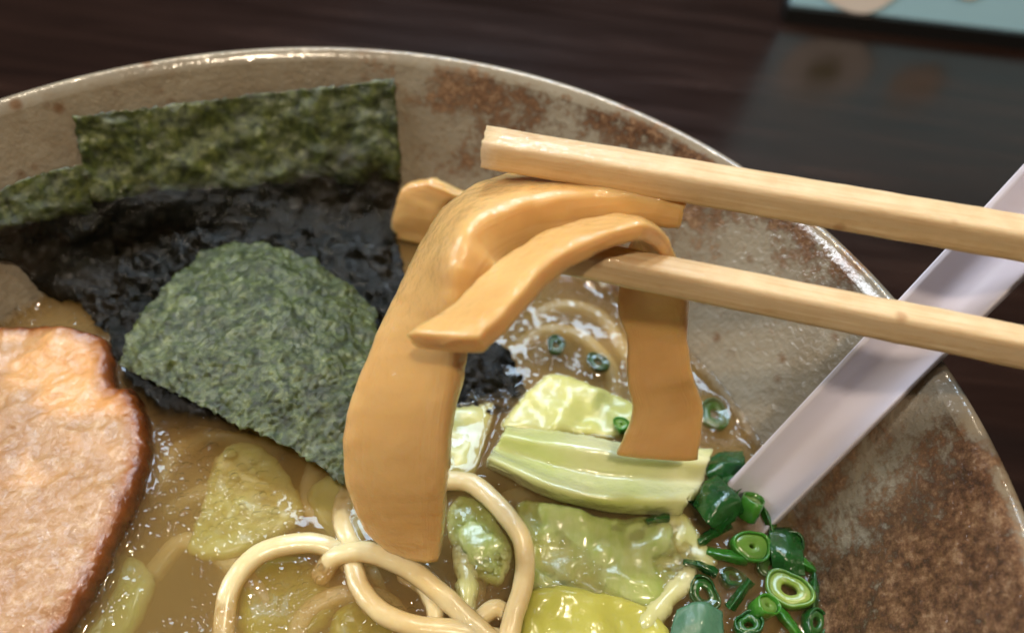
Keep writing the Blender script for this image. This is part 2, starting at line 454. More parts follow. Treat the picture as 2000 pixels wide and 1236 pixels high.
ad = m.n('AddShader'); m.t.links.new(vs.outputs[0], ad.inputs[0]); m.t.links.new(va.outputs[0], ad.inputs[1]); m.t.links.new(ad.outputs[0], m.out.inputs['Volume'])
MAT['broth'] = m.m

# bubble film
m = M('bubble_film'); m.N.remove(m.p); gl = m.n('BsdfGlossy'); gl.inputs['Roughness'].default_value = .12
tr = m.n('BsdfTransparent'); lw = m.n('LayerWeight'); lw.inputs[0].default_value = .35
mx = m.n('MixShader'); m.set(mx.inputs[0], m.math('MULTIPLY', m.math('POWER', lw.outputs['Facing'], 2.5), .45)); m.t.links.new(tr.outputs[0], mx.inputs[1]); m.t.links.new(gl.outputs[0], mx.inputs[2])
m.t.links.new(mx.outputs[0], m.out.inputs[0]); MAT['bubble'] = m.m

# table
m = M('table_wood'); c = m.coord('Object', (1, 9, 9)); g = m.noise(c, 9, 6, .65, .4); k = m.noise(m.coord(), 7, 3, .5)
base = m.ramp(g, [(.3, lin(22, 12, 9)), (.55, lin(34, 19, 13)), (.75, lin(48, 28, 18))])
base = m.mix(m.fr(k, .45, .7, 0, .6), base, lin(26, 18, 16))
m.P(Base_Color=base, Roughness=m.fr(g, .3, .7, .16, .28), Normal=m.bump(g, .06, .002), Specular_IOR_Level=.5)
MAT['table'] = m.m

# ---------------------------------------------------------------- table and bowl
TZ = -0.055
bm = bmesh.new(); bmesh.ops.create_cube(bm, size=1)
for vv in bm.verts: vv.co = Vector((vv.co.x * 1.5, vv.co.y * 1.1 + .25, TZ - .018 + vv.co.z * .036))
bmesh.ops.bevel(bm, geom=bm.edges[:], offset=.004, segments=2)
me = bpy.data.meshes.new('table'); bm.to_mesh(me); bm.free(); me.materials.append(MAT['table'])
o = bpy.data.objects.new('table', me); col.objects.link(o); tag(o, 'dark brown polished wooden table top', 'table', kind='structure')


def rust(a, r, z):
    dg = (math.degrees(a) + 180) % 360 - 180
    g = lambda c, w: math.exp(-((dg - c) / w) ** 2)
    v = 1.05 * g(-6, 28) + .95 * g(70, 27) * (0.8 if z > -.02 else 0) - .05
    v += .55 * g(40, 26) * max(0, min(1, (z - .022) / .012))
    v += .35 * g(-60, 30)
    v -= .55 * g(20, 9) * (z > 0) * .6
    return max(0, v) if z > -.03 else .2


bowl = tag(empty('ramen_bowl', (0, 0, TZ)), 'speckled grey and rust brown stoneware ramen bowl full of broth', 'bowl')
prof = [(0.0001, -.040), (.02, -.0398), (.04, -.0375), (.055, -.033), (.068, -.025), (.078, -.0155)]
prof += [(wall_r(z), z) for z in np.linspace(-.006, .0338, 14)]
TW = .0034                                # wall thickness near the lip
outp = [(wall_r(z) + TW, z) for z in np.linspace(.0333, -.002, 10)] + [(.086, -.014), (.076, -.026), (.060, -.037), (.044, -.0435), (.02, -.0445), (.0001, -.0445)]
lathe('wall', outp + prof, MAT['glaze'], 200, bowl, False, rust, wob=.003)
rimp = [(wall_r(.0338), .0338), (wall_r(.0344) + .00012, .0344), (wall_r(.0352) + .0006, .0352), (wall_r(.0355) + .0011, .03568), (wall_r(.0355) + .0017, .0358),
        (wall_r(.0355) + .0023, .0356), (wall_r(.0350) + .0029, .0349), (wall_r(.0342) + .0033, .0341), (wall_r(.0333) + TW, .0333)]
lathe('rim', rimp, MAT['rim'], 200, bowl, False, lambda a, r, z: rust(a, r, z) * (.9 if z < .0347 else .45) - .05, wob=.003)
lathe('foot', [(.030, -.0435), (.032, TZ + .0005), (.034, TZ), (.038, TZ), (.0395, TZ + .001), (.042, -.0425)], MAT['glaze'], 96, bowl, True, lambda a, r, z: .3)

# ---------------------------------------------------------------- toppings in the broth
K = lambda z: (lambda x, y, d: z)


def rounded(zb, h, e, rough=0., s=300, seed=0., tilt=(0, 0), c=(0, 0)):
    return lambda x, y, d: zb + h * math.sqrt(max(0, 1 - (1 - min(1, d / e)) ** 2)) + rough * nz(x + seed, y, 0, s, 3) * min(1, d / e + .2) + tilt[0] * (x - c[0]) + tilt[1] * (y - c[1])


# pork slice
pork_px = [(-70, 632), (0, 626), (90, 620), (165, 630), (212, 652), (222, 700), (226, 738), (262, 748), (287, 800), (294, 870), (268, 965), (228, 1045),
           (190, 1130), (130, 1225), (60, 1330), (-60, 1420), (-330, 1330), (-420, 1020), (-300, 760)]
_pt = rounded(-.0012, .0050, .0030, .0010, 150)
PORK_TOP = lambda x, y, d: _pt(x, y, d) + .00045 * nz(x, y, 3, 520, 4) - .0006 * max(0, nz(x + .5 * y, y * .3, 8, 210, 2)) * min(1, d / .004)
pk = patch('pork_slice', pork_px, .004, PORK_TOP, lambda x, y, d: -.005, MAT['pork'], .0008, .0006, menis=.0009)
tag(pk, 'round slice of roast pork with a dark brown edge', 'pork')

# nori
def nori_row(pts):
    return [at_wall(a, b, off) if z is None else at_z(a, b, z) for a, b, z, off in pts]


rows = [
    nori_row([(143, 228, None, .0012), (330, 205, None, .0016), (560, 178, None, .0010), (770, 154, None, .0014)]),
    nori_row([(155, 300, None, .0020), (340, 275, None, .0024), (560, 250, None, .0020), (777, 240, None, .0022)]),
    nori_row([(172, 375, None, .0026), (350, 350, None, .0036), (570, 335, None, .0036), (782, 330, None, .0026)]),
    nori_row([(188, 430, None, .0030), (360, 405, None, .0060), (580, 400, None, .0056), (776, 420, None, .0040)]),
    nori_row([(205, 500, .0016, 0), (380, 470, .0030, 0), (590, 470, .0028, 0), (770, 480, .0010, 0)])]
o = surf('nori_sheet', rows, .00028, MAT['nori'], 90, 70, None, .0011, 160, .0006, wet=(0, 0, .15, .35, .6, 1, 1, 1))
tag(o, 'upright green nori sheet leaning on the back wall of the bowl', 'nori')
rows = [
    nori_row([(-140, 440, None, .0020), (-30, 390, None, .0020), (60, 345, None, .0022), (175, 318, None, .0020)]),
    nori_row([(-130, 480, None, .0020), (-10, 432, None, .0028), (75, 400, None, .0030), (200, 372, None, .0026)]),
    nori_row([(-60, 500, None, .0020), (20, 470, None, .0028), (100, 455, None, .003), (215, 440, None, .003)]),
    nori_row([(30, 520, None, .0020), (60, 530, None, .0028), (130, 520, None, .003), (230, 505, .0026, 0)]),
    nori_row([(100, 590, .0004, 0), (130, 590, .0004, 0), (170, 590, .0006, 0), (250, 570, .0010, 0)])]
o = surf('nori_sheet', rows, .00028, MAT['nori'], 60, 60, None, .0011, 160, .0006, seed=3, wet=(0, .1, .5, .9, 1, 1, 1))
tag(o, 'green nori piece at the wall tucked beside the upright sheet, nearer the pork', 'nori')
# soaked black nori lying in the broth below the upright sheets
rows = [
    nori_row([(120, 540, .0022, 0), (230, 490, .0030, 0), (380, 452, .0050, 0), (580, 452, .0050, 0), (775, 470, .0025, 0)]),
    nori_row([(150, 580, .0014, 0), (250, 545, .0026, 0), (400, 510, .0036, 0), (600, 500, .0036, 0), (790, 520, .0016, 0)]),
    nori_row([(180, 620, .0006, 0), (260, 600, .0014, 0), (420, 570, .0020, 0), (620, 545, .0026, 0), (800, 560, .0008, 0)]),
    nori_row([(205, 650, -.0004, 0), (280, 640, .0006, 0), (430, 640, .0006, 0), (640, 600, .0008, 0), (800, 600, -.0004, 0)])]
o = surf('soaked_nori', rows, .0004, MAT['nori'], 110, 60, None, .0022, 330, .0008, seed=1, wet=(1, 1))
tag(o, 'soaked black nori lying in the broth below the upright sheet', 'nori')
rows = [
    nori_row([(585, 505, .004, 0), (700, 510, .004, 0), (860, 610, .002, 0), (1000, 690, .0008, 0)]),
    nori_row([(640, 570, .003, 0), (730, 590, .003, 0), (870, 690, .0024, 0), (1025, 750, .0006, 0)]),
    nori_row([(690, 650, .001, 0), (760, 690, .001, 0), (880, 760, .0012, 0), (1010, 790, -.0004, 0)]),
    nori_row([(720, 760, -.001, 0), (790, 790, -.001, 0), (880, 812, -.0006, 0), (990, 806, -.001, 0)])]
o = surf('soaked_nori', rows, .0004, MAT['nori'], 80, 50, None, .0020, 330, .0008, seed=2, wet=(1, 1))
tag(o, 'soaked black nori in the broth behind the hanging menma', 'nori')
rows = [
    nori_row([(190, 610, .0010, 0), (260, 590, .002, 0), (330, 575, .003, 0)]),
    nori_row([(215, 660, .0010, 0), (270, 640, .003, 0), (340, 640, .003, 0)]),
    nori_row([(240, 740, -.0005, 0), (300, 770, .0003, 0), (420, 800, .0003, 0)]),
    nori_row([(300, 850, -.003, 0), (360, 830, -.002, 0), (500, 850, -.002, 0)])]
o = surf('soaked_nori', rows, .0004, MAT['nori'], 50, 50, None, .0014, 200, .0008, seed=4, wet=(1, 1))
tag(o, 'soaked dark nori between the pork slice and the humped green sheet', 'nori')
# the front sheet, humped above the broth
rows = [
    nori_row([(392, 492, .006, 0), (470, 474, .0085, 0), (560, 486, .0090, 0), (650, 530, .0085, 0), (735, 600, .007, 0)]),
    nori_row([(335, 548, .008, 0), (440, 550, .0115, 0), (545, 560, .0125, 0), (640, 600, .0115, 0), (735, 665, .009, 0)]),
    nori_row([(288, 600, .0075, 0), (400, 630, .0115, 0), (520, 650, .0130, 0), (625, 690, .0125, 0), (730, 745, .0095, 0)]),
    nori_row([(248, 655, .006, 0), (365, 700, .0100, 0), (490, 740, .0120, 0), (600, 780, .0115, 0), (710, 840, .009, 0)]),
    nori_row([(232, 712, .0045, 0), (330, 762, .0075, 0), (450, 822, .0095, 0), (560, 872, .0092, 0), (668, 945, .007, 0)])]
o = surf('nori_sheet', rows, .0003, MAT['nori'], 170, 150, None, .0010, 210, .0009, seed=6, fine=.00035)
tag(o, 'humped green nori sheet lying over the broth beside the pork', 'nori')

# cabbage
def leaf(px, z, mat, label, thick=.0012, rough=.0010, s=130, seed=0., menis=.0007, e=.002, h=.0012, jitter=.0005, step=.0009):
    z -= .0014
    o = patch('cabbage_leaf', px, z, rounded(z, h, e, rough, s, seed), lambda x, y, d: z - thick + rough * nz(x + seed, y, 0, s, 3) * min(1, d / e + .2), mat, step, jitter, menis=menis)
    return tag(o, label, 'cabbage', 'cabbage pieces in the broth')


rows = [[at_z(*p) for p in r] for r in (
    [(988, 832, .0035), (1110, 845, .0050), (1250, 868, .0055), (1392, 876, .0040)],
    [(980, 850, .0052), (1110, 872, .0070), (1250, 892, .0074), (1385, 902, .0056)],
    [(968, 872, .0026), (1105, 915, .0036), (1240, 935, .0040), (1372, 940, .0030)],
    [(958, 886, .0050), (1092, 942, .0066), (1220, 966, .0068), (1350, 962, .0052)],
    [(952, 896, .0048), (1086, 958, .0060), (1212, 984, .0060), (1340, 982, .0046)],
    [(948, 910, .0005), (1082, 976, .0005), (1202, 1002, .0005), (1328, 1006, .0005)])]
o = surf('cabbage_piece', rows, .0022, MAT['stem_cabbage'], 70, 50, None, .00025, 120, .0004)
tag(o, 'ridged pale green cabbage stem piece below the dangling menma end', 'cabbage', 'cabbage pieces in the broth')
OUTLINES.append((np.array([at_z(a, b, 0)[:2] for a, b in [(948, 905), (985, 832), (1390, 878), (1330, 1004), (1202, 1002), (1082, 976)]]), .0008))
leaf([(1000, 800), (1050, 748), (1090, 730), (1150, 752), (1235, 790), (1250, 850), (1120, 850), (985, 838)], .0016, MAT['pale_cabbage'], 'pale yellow cabbage piece just behind the ridged cabbage stem', seed=1, rough=.0013)
leaf([(1010, 985), (1085, 985), (1190, 1012), (1290, 1010), (1335, 1060), (1345, 1130), (1300, 1190), (1200, 1185), (1090, 1170), (1040, 1150), (1030, 1060)], .0006, MAT['green_cabbage'], 'wide rumpled green cabbage leaf floating beside the looping noodle', seed=2, rough=.0018, s=95)
leaf([(1030, 1175), (1075, 1143), (1200, 1163), (1270, 1192), (1310, 1240), (1290, 1330), (1040, 1330)], .0024, MAT['yellow_cabbage'], 'bright yellow green cabbage leaf edge overlapping the rumpled leaf', seed=3, rough=.0010)
leaf([(872, 1000), (905, 968), (945, 985), (985, 1040), (1000, 1090), (975, 1140), (925, 1120), (885, 1070)], .0004, MAT['green_cabbage'], 'small green cabbage scrap inside the noodle loop', seed=4)
leaf([(430, 885), (500, 866), (560, 925), (592, 1005), (525, 1058), (430, 1092), (368, 1075), (395, 985)], -.0014, MAT['pale_cabbage'], 'pale cabbage piece sunk in the broth below the humped nori', seed=5, rough=.0016, s=100, menis=0)
leaf([(190, 1110), (260, 1090), (300, 1130), (280, 1200), (230, 1260), (150, 1250)], -.0030, MAT['green_cabbage'], 'green cabbage piece sunk deep beside the pork edge', seed=6, menis=0)
leaf([(480, 1120), (560, 1085), (630, 1120), (650, 1200), (560, 1260), (470, 1240)], -.0034, MAT['yellow_cabbage'], 'yellowish cabbage piece sunk inside the left noodle arc', seed=7, menis=0)
leaf([(868, 815), (915, 792), (965, 790), (950, 850), (925, 920), (868, 930)], .0005, MAT['pale_cabbage'], 'translucent cabbage piece between the menma and the cabbage stem', seed=8)
leaf([(1285, 1005), (1330, 1000), (1372, 1050), (1402, 1105), (1360, 1110), (1310, 1060)], .0010, MAT['pale_cabbage'], 'pale narrow cabbage strip beside the scallions', seed=9)
leaf([(1240, 1215), (1290, 1150), (1345, 1100), (1362, 1130), (1310, 1195), (1280, 1245)], .0018, MAT['white_cabbage'], 'whitish cabbage rib leading to the bluish scallion leaf', seed=10)
leaf([(885, 1065), (925, 1075), (935, 1130), (925, 1200), (895, 1215), (890, 1130)], .0008, MAT['white_cabbage'], 'thin white cabbage sliver between two noodles', seed=11, menis=.0005)
leaf([(660, 1190), (740, 1170), (800, 1210), (790, 1280), (650, 1280)], -.0025, MAT['yellow_cabbage'], 'yellow cabbage piece sunk under the tangled noodles', seed=12, menis=0)
leaf([(600, 960), (680, 920), (720, 1000), (700, 1060), (640, 1050)], -.0016, MAT['pale_cabbage'], 'pale cabbage piece sunk behind the lower end of the thick menma', seed=13, menis=0)

# noodles
NR = .0018


def noodle(pts, label, r=NR):
    P = [at_z(a, b, z - .0007) for a, b, z in pts]
    o = tube('noodle', P, r, MAT['noodle'], 90, flat=.95, rough=.00012)
    tag(o, label, 'noodle', 'noodles in the broth')
    C = cr(P, 40)
    keep = [c for c in C if -r * .9 < c[2]]
    if len(keep) > 3: NOOD.append((np.array(keep), r))


NOOD = []
noodle([(438, 1330, -.004), (436, 1240, -.0024), (450, 1150, .0002), (500, 1086, .0012), (575, 1062, .0014), (640, 1068, .0010), (690, 1110, -.001), (720, 1200, -.004)], 'noodle arching over the sunk cabbage away from the menma')
noodle([(625, 1125, -.002), (655, 1088, .0012), (715, 1078, .0026), (790, 1106, .0030), (850, 1150, .0028), (910, 1205, .0022), (985, 1275, .0015)], 'noodle running right under the tip of the thick menma')
noodle([(688, 1100, .0004), (705, 1150, .0010), (745, 1195, .0014), (810, 1222, .0020), (900, 1232, .0020), (980, 1250, .001)], 'noodle curving below the other noodles beside the foamy broth')
noodle([(800, 960, -.001), (860, 940, .0018), (920, 944, .0028), (975, 990, .0034), (1020, 1055, .0034), (1024, 1130, .0034), (1002, 1210, .0036), (985, 1290, .003)], 'noodle looping down between the menma and the green cabbage')
noodle([(676, 960, -.003), (668, 1010, -.0006), (684, 1060, .0004), (720, 1090, -.002)], 'short noodle bend hidden beside the lower end of the menma')
noodle([(790, 1120, -.001), (830, 1150, .0004), (850, 1195, .0002), (838, 1250, -.002)], 'noodle end slipping under the noodle at the menma tip', .0016)
noodle([(905, 1250, .0004), (940, 1205, .0006), (975, 1190, .0004), (1010, 1230, -.001)], 'noodle bend beneath the bottom of the long loop', .0016)

SUNK = [
    [(330, 1000, -.007), (420, 960, -.005), (520, 1010, -.004), (600, 1010, -.006), (660, 1080, -.009)],
    [(300, 1120, -.006), (360, 1060, -.0045), (450, 1100, -.004), (520, 1180, -.0045), (560, 1260, -.006)],
    [(560, 1290, -.005), (600, 1200, -.0038), (680, 1160, -.0034), (760, 1180, -.004), (820, 1280, -.006)],
    [(880, 1240, -.004), (930, 1150, -.004), (900, 1060, -.004), (940, 1000, -.005), (1040, 960, -.006)],
    [(620, 900, -.005), (600, 980, -.004), (640, 1030, -.0036), (720, 1120, -.004), (760, 1230, -.004)],
    [(1040, 620, -.004), (1100, 600, -.003), (1170, 620, -.003), (1220, 690, -.004), (1260, 760, -.006)],
    [(1000, 690, -.005), (1060, 650, -.0035), (1130, 660, -.003), (1190, 720, -.004), (1200, 800, -.006)],
    [(240, 980, -.007), (310, 940, -.005), (350, 880, -.005), (440, 850, -.006), (540, 880, -.007)]]
for k_, pts in enumerate(SUNK):
    noodle(pts, ['sunken noodle showing hazily below the humped nori', 'sunken noodle crossing the foamy broth near the pork edge', 'sunken noodle under the menma tip noodle',
                 'sunken noodle inside the long noodle loop', 'sunken noodle passing beneath the thick menma end', 'sunken noodle in the clear broth near the lower chopstick tip',
                 'sunken noodle beneath the lone scallion ring', 'sunken noodle in the shade of the humped nori near the pork'][k_])

# scallions
def scallion(px, py, z, rpx, h, tilt, az, kind, label):
    z -= .0011; h *= .8; tilt *= .7; c = at_z(px, py, z); r = rpx / FPX * float((c - CAM) @ FW)
    root = empty('scallion_ring', c)
    root.rotation_euler = (tilt * math.cos(az), tilt * math.sin(az), az)
    om, im = {'b': ('scallion_mid', 'scallion_light'), 'd': ('scallion_dark', 'scallion_deep'), 'p': ('scallion_light', 'scallion_pale')}[kind]
    def ring(nm, ro, ri, h0, h1, mat):
        bev = min(.0003, (ro - ri) * .3)
        pr = [(ri, h0), (ro - bev, h0), (ro, h0 + bev), (ro, h1 - bev), (ro - bev, h1), (ri + bev, h1), (ri, h1 - bev)]
        vs = []; fs = []; n = len(pr); seg = 30
        for k in range(seg):
            a = 2 * math.pi * k / seg; wob = 1 + .15 * math.sin(2 * a + px) + .05 * math.sin(3 * a + py) + .03 * math.sin(5 * a + py)
            for (rr, zz) in pr: vs.append((rr * wob * math.cos(a), rr * wob * math.sin(a), zz))
        for k in range(seg):
            for i in range(n):
                a, b = k * n, ((k + 1) % seg) * n; fs.append((a + i, b + i, b + (i + 1) % n, a + (i + 1) % n))
        o = mk(nm, vs, fs, MAT[mat]); o.parent = root; return o
    ring('outer_skin', r, r * .84, -h, h, om); ring('inner_layer', r * .84, r * (.12 if kind == 'b' else .32), -h * .95, h * .72, im)
    tag(root, label, 'scallion', 'scallion pieces floating in the broth')
    a = np.linspace(0, 2 * np.pi, 14, endpoint=False)
    OUTLINES.append((np.stack([c[0] + r * np.cos(a), c[1] + r * np.sin(a)], 1), .0008))


def sleaf(pts, mat, label, thick=.0007, curl=.0):
    o = surf('scallion_leaf', [[at_z(*p) for p in r] for r in pts], thick, MAT[mat], 30, 20, None, .0003, 300, .0002)
    tag(o, label, 'scallion', 'scallion pieces floating in the broth')
    b = [at_z(p[0], p[1], 0)[:2] for p in pts[0]] + [at_z(r[-1][0], r[-1][1], 0)[:2] for r in pts[1:]] + [at_z(p[0], p[1], 0)[:2] for p in pts[-1][::-1][1:]]
    OUTLINES.append((np.array(b), .0007))


G_ = 'scallion'
scallion(1466, 1068, .0022, 35, .0016, .35, .3, 'b', 'plump light green scallion ring touching the spoon handle')
scallion(1466, 990, .0034, 26, .0026, .9, 1.4, 'b', 'pale green scallion piece leaning against the spoon handle')
scallion(1540, 1152, .0020, 42, .0012, .25, 2.2, 'p', 'wide pale scallion ring with an open hole beside the bubbles')
scallion(1492, 1186, .0040, 24, .0022, .5, .9, 'b', 'small bright green scallion ring sitting on the other rings')
scallion(1462, 1222, .0030, 27, .0018, .3, 1.9, 'd', 'dark rimmed scallion ring beside the bluish leaf')
scallion(1374, 1160, .0010, 33, .0010, .15, .2, 'd', 'thin dark green scallion ring floating flat by the cabbage rib')
scallion(1540, 1062, .0012, 27, .0014, .5, 2.9, 'd', 'dark green scallion ring tucked under the spoon handle')
scallion(1590, 1215, .0018, 26, .0014, .6, .5, 'd', 'dark green scallion ring under the bubbles')
scallion(1430, 1130, .0004, 24, .0012, .4, 1.2, 'd', 'half sunk dark scallion ring between the bigger rings')
scallion(1510, 1110, .0006, 30, .0012, .3, .1, 'd', 'dark scallion ring sunk behind the wide pale ring')
scallion(1420, 950, .0030, 22, .0024, 1.0, .4, 'd', 'dark green scallion roll beside the cabbage stem end')
scallion(1086, 674, .0010, 20, .0008, .1, .3, 'd', 'lone dark scallion ring in the clear broth behind the menma')
scallion(1168, 708, .0010, 22, .0008, .15, 1.3, 'd', 'dark scallion ring beside the dangling menma strip')
scallion(1214, 830, .0032, 17, .0010, .5, 2.0, 'b', 'green scallion ring half behind the dangling menma end')
scallion(1395, 810, .0005, 32, .0010, .15, .9, 'd', 'half sunk scallion ring near the pale bowl wall')
sleaf([[(1352, 985, .002), (1372, 945, .0036), (1400, 925, .004)], [(1380, 1020, .0046), (1405, 985, .0062), (1440, 965, .006)], [(1410, 1045, .0010), (1435, 1015, .0030), (1455, 1000, .0030)]], 'scallion_dark', 'folded deep green scallion leaf between stem and spoon', .0008)
sleaf([[(1375, 905, .001), (1400, 885, .0016), (1450, 880, .001)], [(1380, 925, .003), (1415, 905, .0036), (1455, 900, .003)], [(1390, 945, .001), (1425, 935, .0016), (1450, 930, .001)]], 'scallion_dark', 'dark wet scallion leaf behind the stem end', .0008)
sleaf([[(1322, 1190, .003), (1365, 1172, .004), (1412, 1195, .003)], [(1308, 1240, .003), (1360, 1235, .004), (1412, 1245, .003)], [(1300, 1300, .002), (1355, 1300, .003), (1405, 1300, .002)]], 'scallion_blue', 'flat bluish green scallion leaf lying among the rings', .0010)
sleaf([[(1336, 1090, .0016), (1370, 1094, .002), (1405, 1112, .0016)], [(1334, 1098, .0026), (1368, 1104, .003), (1400, 1122, .0026)], [(1336, 1104, .0006), (1366, 1114, .001), (1396, 1130, .0006)]], 'scallion_dark', 'thin dark scallion sliver by the pale cabbage strip', .0006)
sleaf([[(1262, 1010, .0012), (1285, 1004, .0016), (1308, 1002, .0012)], [(1262, 1016, .002), (1285, 1012, .0026), (1308, 1010, .002)], [(1264, 1024, .0006), (1286, 1020, .001), (1308, 1018, .0006)]], 'scallion_dark', 'tiny dark scallion scrap below the cabbage stem', .0006)
sleaf([[(1500, 1030, .001), (1540, 1030, .0016), (1565, 1050, .001)], [(1505, 1075, .0022), (1540, 1080, .003), (1570, 1090, .0022)], [(1510, 1110, .0008), (1540, 1120, .001), (1575, 1125, .0008)]], 'scallion_dark', 'dark green scallion leaf against the brown bowl wall', .0006)

SCRAPS = [(1345, 965, 30, .6, 'small dark scallion scrap at the end of the cabbage stem'), (1500, 1010, 34, 1.2, 'dark scallion scrap at the foot of the spoon handle'),
          (1420, 1085, 40, .2, 'dark wet scallion scrap between the pale strip and the plump ring'), (1445, 1160, 34, 2.2, 'dark scallion scrap beside the bright little ring'),
          (1590, 1150, 36, 1.6, 'dark scallion scrap stuck at the bowl wall by the bubbles'), (1540, 1215, 40, .9, 'dark green scallion scrap below the wide pale ring'),
          (1395, 1040, 36, 2.6, 'green scallion scrap under the folded deep green leaf'), (1425, 905, 30, .3, 'green scallion scrap behind the spoon entry'), (1570, 1100, 30, .5, 'dark scallion scrap against the rusty wall')]
for k_, (px, py, ln, an, lab) in enumerate(SCRAPS):
    dx, dy = math.cos(an) * ln, math.sin(an) * ln; qx, qy = -math.sin(an) * 11, math.cos(an) * 11
    R_ = lambda o, z: [(px - dx + qx * o, py - dy + qy * o, z - .0004), (px + qy * .4 + qx * o, py - qx * .4 + qy * o, z + .0006), (px + dx + qx * o, py + dy + qy * o, z - .0002)]
    sleaf([R_(-1, .0004), R_(0, .0016), R_(1, .0002)], ['scallion_dark', 'scallion_deep', 'scallion_mid'][k_ % 3], lab, .0005)

# small foam bubbles
fb = tag(empty('foam_cluster', at_z(1590, 1195, .002)), 'cluster of tiny clear bubbles beside the scallions at the bowl wall', 'bubbles')
for i in range(14):
    px, py = 1585 + random.gauss(0, 13), 1195 + random.gauss(0, 15)
    c = at_z(px, py, .0016 + random.random() * .0016); r = random.uniform(.0004, .0010)
    bm = bmesh.new(); bmesh.ops.create_icosphere(bm, subdivisions=3, radius=r); me = bpy.data.meshes.new('bubble'); bm.to_mesh(me); bm.free()
    me.polygons.foreach_set('use_smooth', [True] * len(me.polygons)); me.materials.append(MAT['bubble'])
    b_ = bpy.data.objects.new('bubble', me); col.objects.link(b_); b_.parent = fb; b_.location = Vector(c) - fb.location

# ---------------------------------------------------------------- broth surface
N = 470; ext = .0915
g = np.linspace(-ext, ext, N); X, Y = np.meshgrid(g, g, indexing='ij')
Z = np.zeros_like(X)
rise = np.zeros_like(X)
for poly, a in OUTLINES:
    lo, hi = poly.min(0) - .008, poly.max(0) + .008
    sel = (X > lo[0]) & (X < hi[0]) & (Y > lo[1]) & (Y < hi[1])
    d, ins = poly_dist(X[sel], Y[sel], poly)
    v = np.where(ins, a * np.exp(-d / .004), a * np.exp(-d / .0013))
    rise[sel] = np.maximum(rise[sel], v)
for C, r in NOOD:
    for c in C:
        sel = (np.abs(X - c[0]) < .007) & (np.abs(Y - c[1]) < .007)
        d = np.maximum(0, np.hypot(X[sel] - c[0], Y[sel] - c[1]) - r)
        k_ = min(1, max(0, (c[2] + r) / r))
        rise[sel] = np.maximum(rise[sel], .0007 * k_ * np.exp(-d / .0012))
rad = np.hypot(X, Y)
rise = np.maximum(rise, .0012 * np.exp(-np.maximum(0, R0 - rad) / .0014))
lown = np.array([[nz(x, y, 2, 60, 2) for y in g[::5]] for x in g[::5]])
lown = np.kron(lown, np.ones((5, 5)))[:N, :N]
for _ in range(6): lown = (lown + np.roll(lown, 2, 0) + np.roll(lown, -2, 0) + np.roll(lown, 2, 1) + np.roll(lown, -2, 1)) / 5
Z = rise + .0002 * lown
inside = rad < R0 + .0012
idx = -np.ones(X.shape, int); idx[inside] = np.arange(inside.sum())
verts = np.stack([X[inside], Y[inside], Z[inside]], 1)
faces = []
Iq = inside[:-1, :-1] & inside[1:, :-1] & inside[1:, 1:] & inside[:-1, 1:]
ii, jj = np.nonzero(Iq)
quads = np.stack([idx[ii, jj], idx[ii + 1, jj], idx[ii + 1, jj + 1], idx[ii, jj + 1]], 1)
# close the body underneath: boundary loop down to a floor inside the bowl wall
from collections import Counter
E_ = np.vstack([quads[:, [0, 1]], quads[:, [1, 2]], quads[:, [2, 3]], quads[:, [3, 0]]])
cnt = Counter(map(tuple, np.sort(E_, 1).tolist()))
bnd = [tuple(e) for e in E_.tolist() if cnt[tuple(sorted(e))] == 1]
nv = len(verts); rings = [(1.0, -.006, .0848), (1, -.0155, .0772), (1, -.025, .0672), (1, -.033, .0545), (1, -.0372, .0395), (1, -.0392, .02)]
bv = sorted({a for e in bnd for a in e}); mp = {a: k for k, a in enumerate(bv)}; nb = len(bv)
allv = [tuple(v) for v in verts]
for _, z, rr in rings:
    for a in bv:
        x, y, _z = verts[a]; h_ = math.hypot(x, y); allv.append((x / h_ * rr, y / h_ * rr, z))
allv.append((0, 0, -.0394)); last = len(allv) - 1
faces = quads.tolist()
for a, b in bnd:
    prev = (a, b)
    for k in range(len(rings)):
        cur = (nv + k * nb + mp[a], nv + k * nb + mp[b]); faces.append((prev[1], prev[0], cur[0], cur[1])); prev = cur
    faces.append((prev[1], prev[0], last))
o = mk('broth', allv, faces, MAT['broth'])
tag(o, 'cloudy golden brown ramen broth dotted with oil droplets', 'broth', kind='stuff')

# ---------------------------------------------------------------- menma
D = at_d
SIDE = 1.0                                # the traced edges lie on the outer face
A_ = [((1352, 340, .133), (1342, 396, .1225)), ((1230, 326, .133), (1235, 368, .1215)), ((1080, 322, .1325), (1085, 374, .1195)),
      ((965, 334, .132), (985, 398, .117)), ((872, 385, .131), (912, 440, .1145)), ((812, 468, .130), (884, 500, .1135)), ((772, 550, .129), (880, 575, .1145)),
      ((735, 632, .1285), (884, 650, .117)), ((693, 735, .129), (884, 730, .1195)), ((664, 840, .131), (869, 838, .123)),
      ((670, 950, .135), (864, 945, .128)), ((704, 1035, .140), (860, 1035, .135)), ((748, 1082, .144), (852, 1102, .140))]
o = ribbon('menma_strip', [(D(*a), D(*b)) for a, b in A_], [.0050, .0072, .0088, .0092, .0088, .0066, .005, .0046, .0044, .0042, .004, .004], MAT['menma'], 130, rough=.00022, jag=.0005, seed=1, power=.42, sink=-SIDE, ns=36)
tag(o, 'thick menma strip arching from under the upper chopstick down to the noodles', 'menma', 'menma strips')
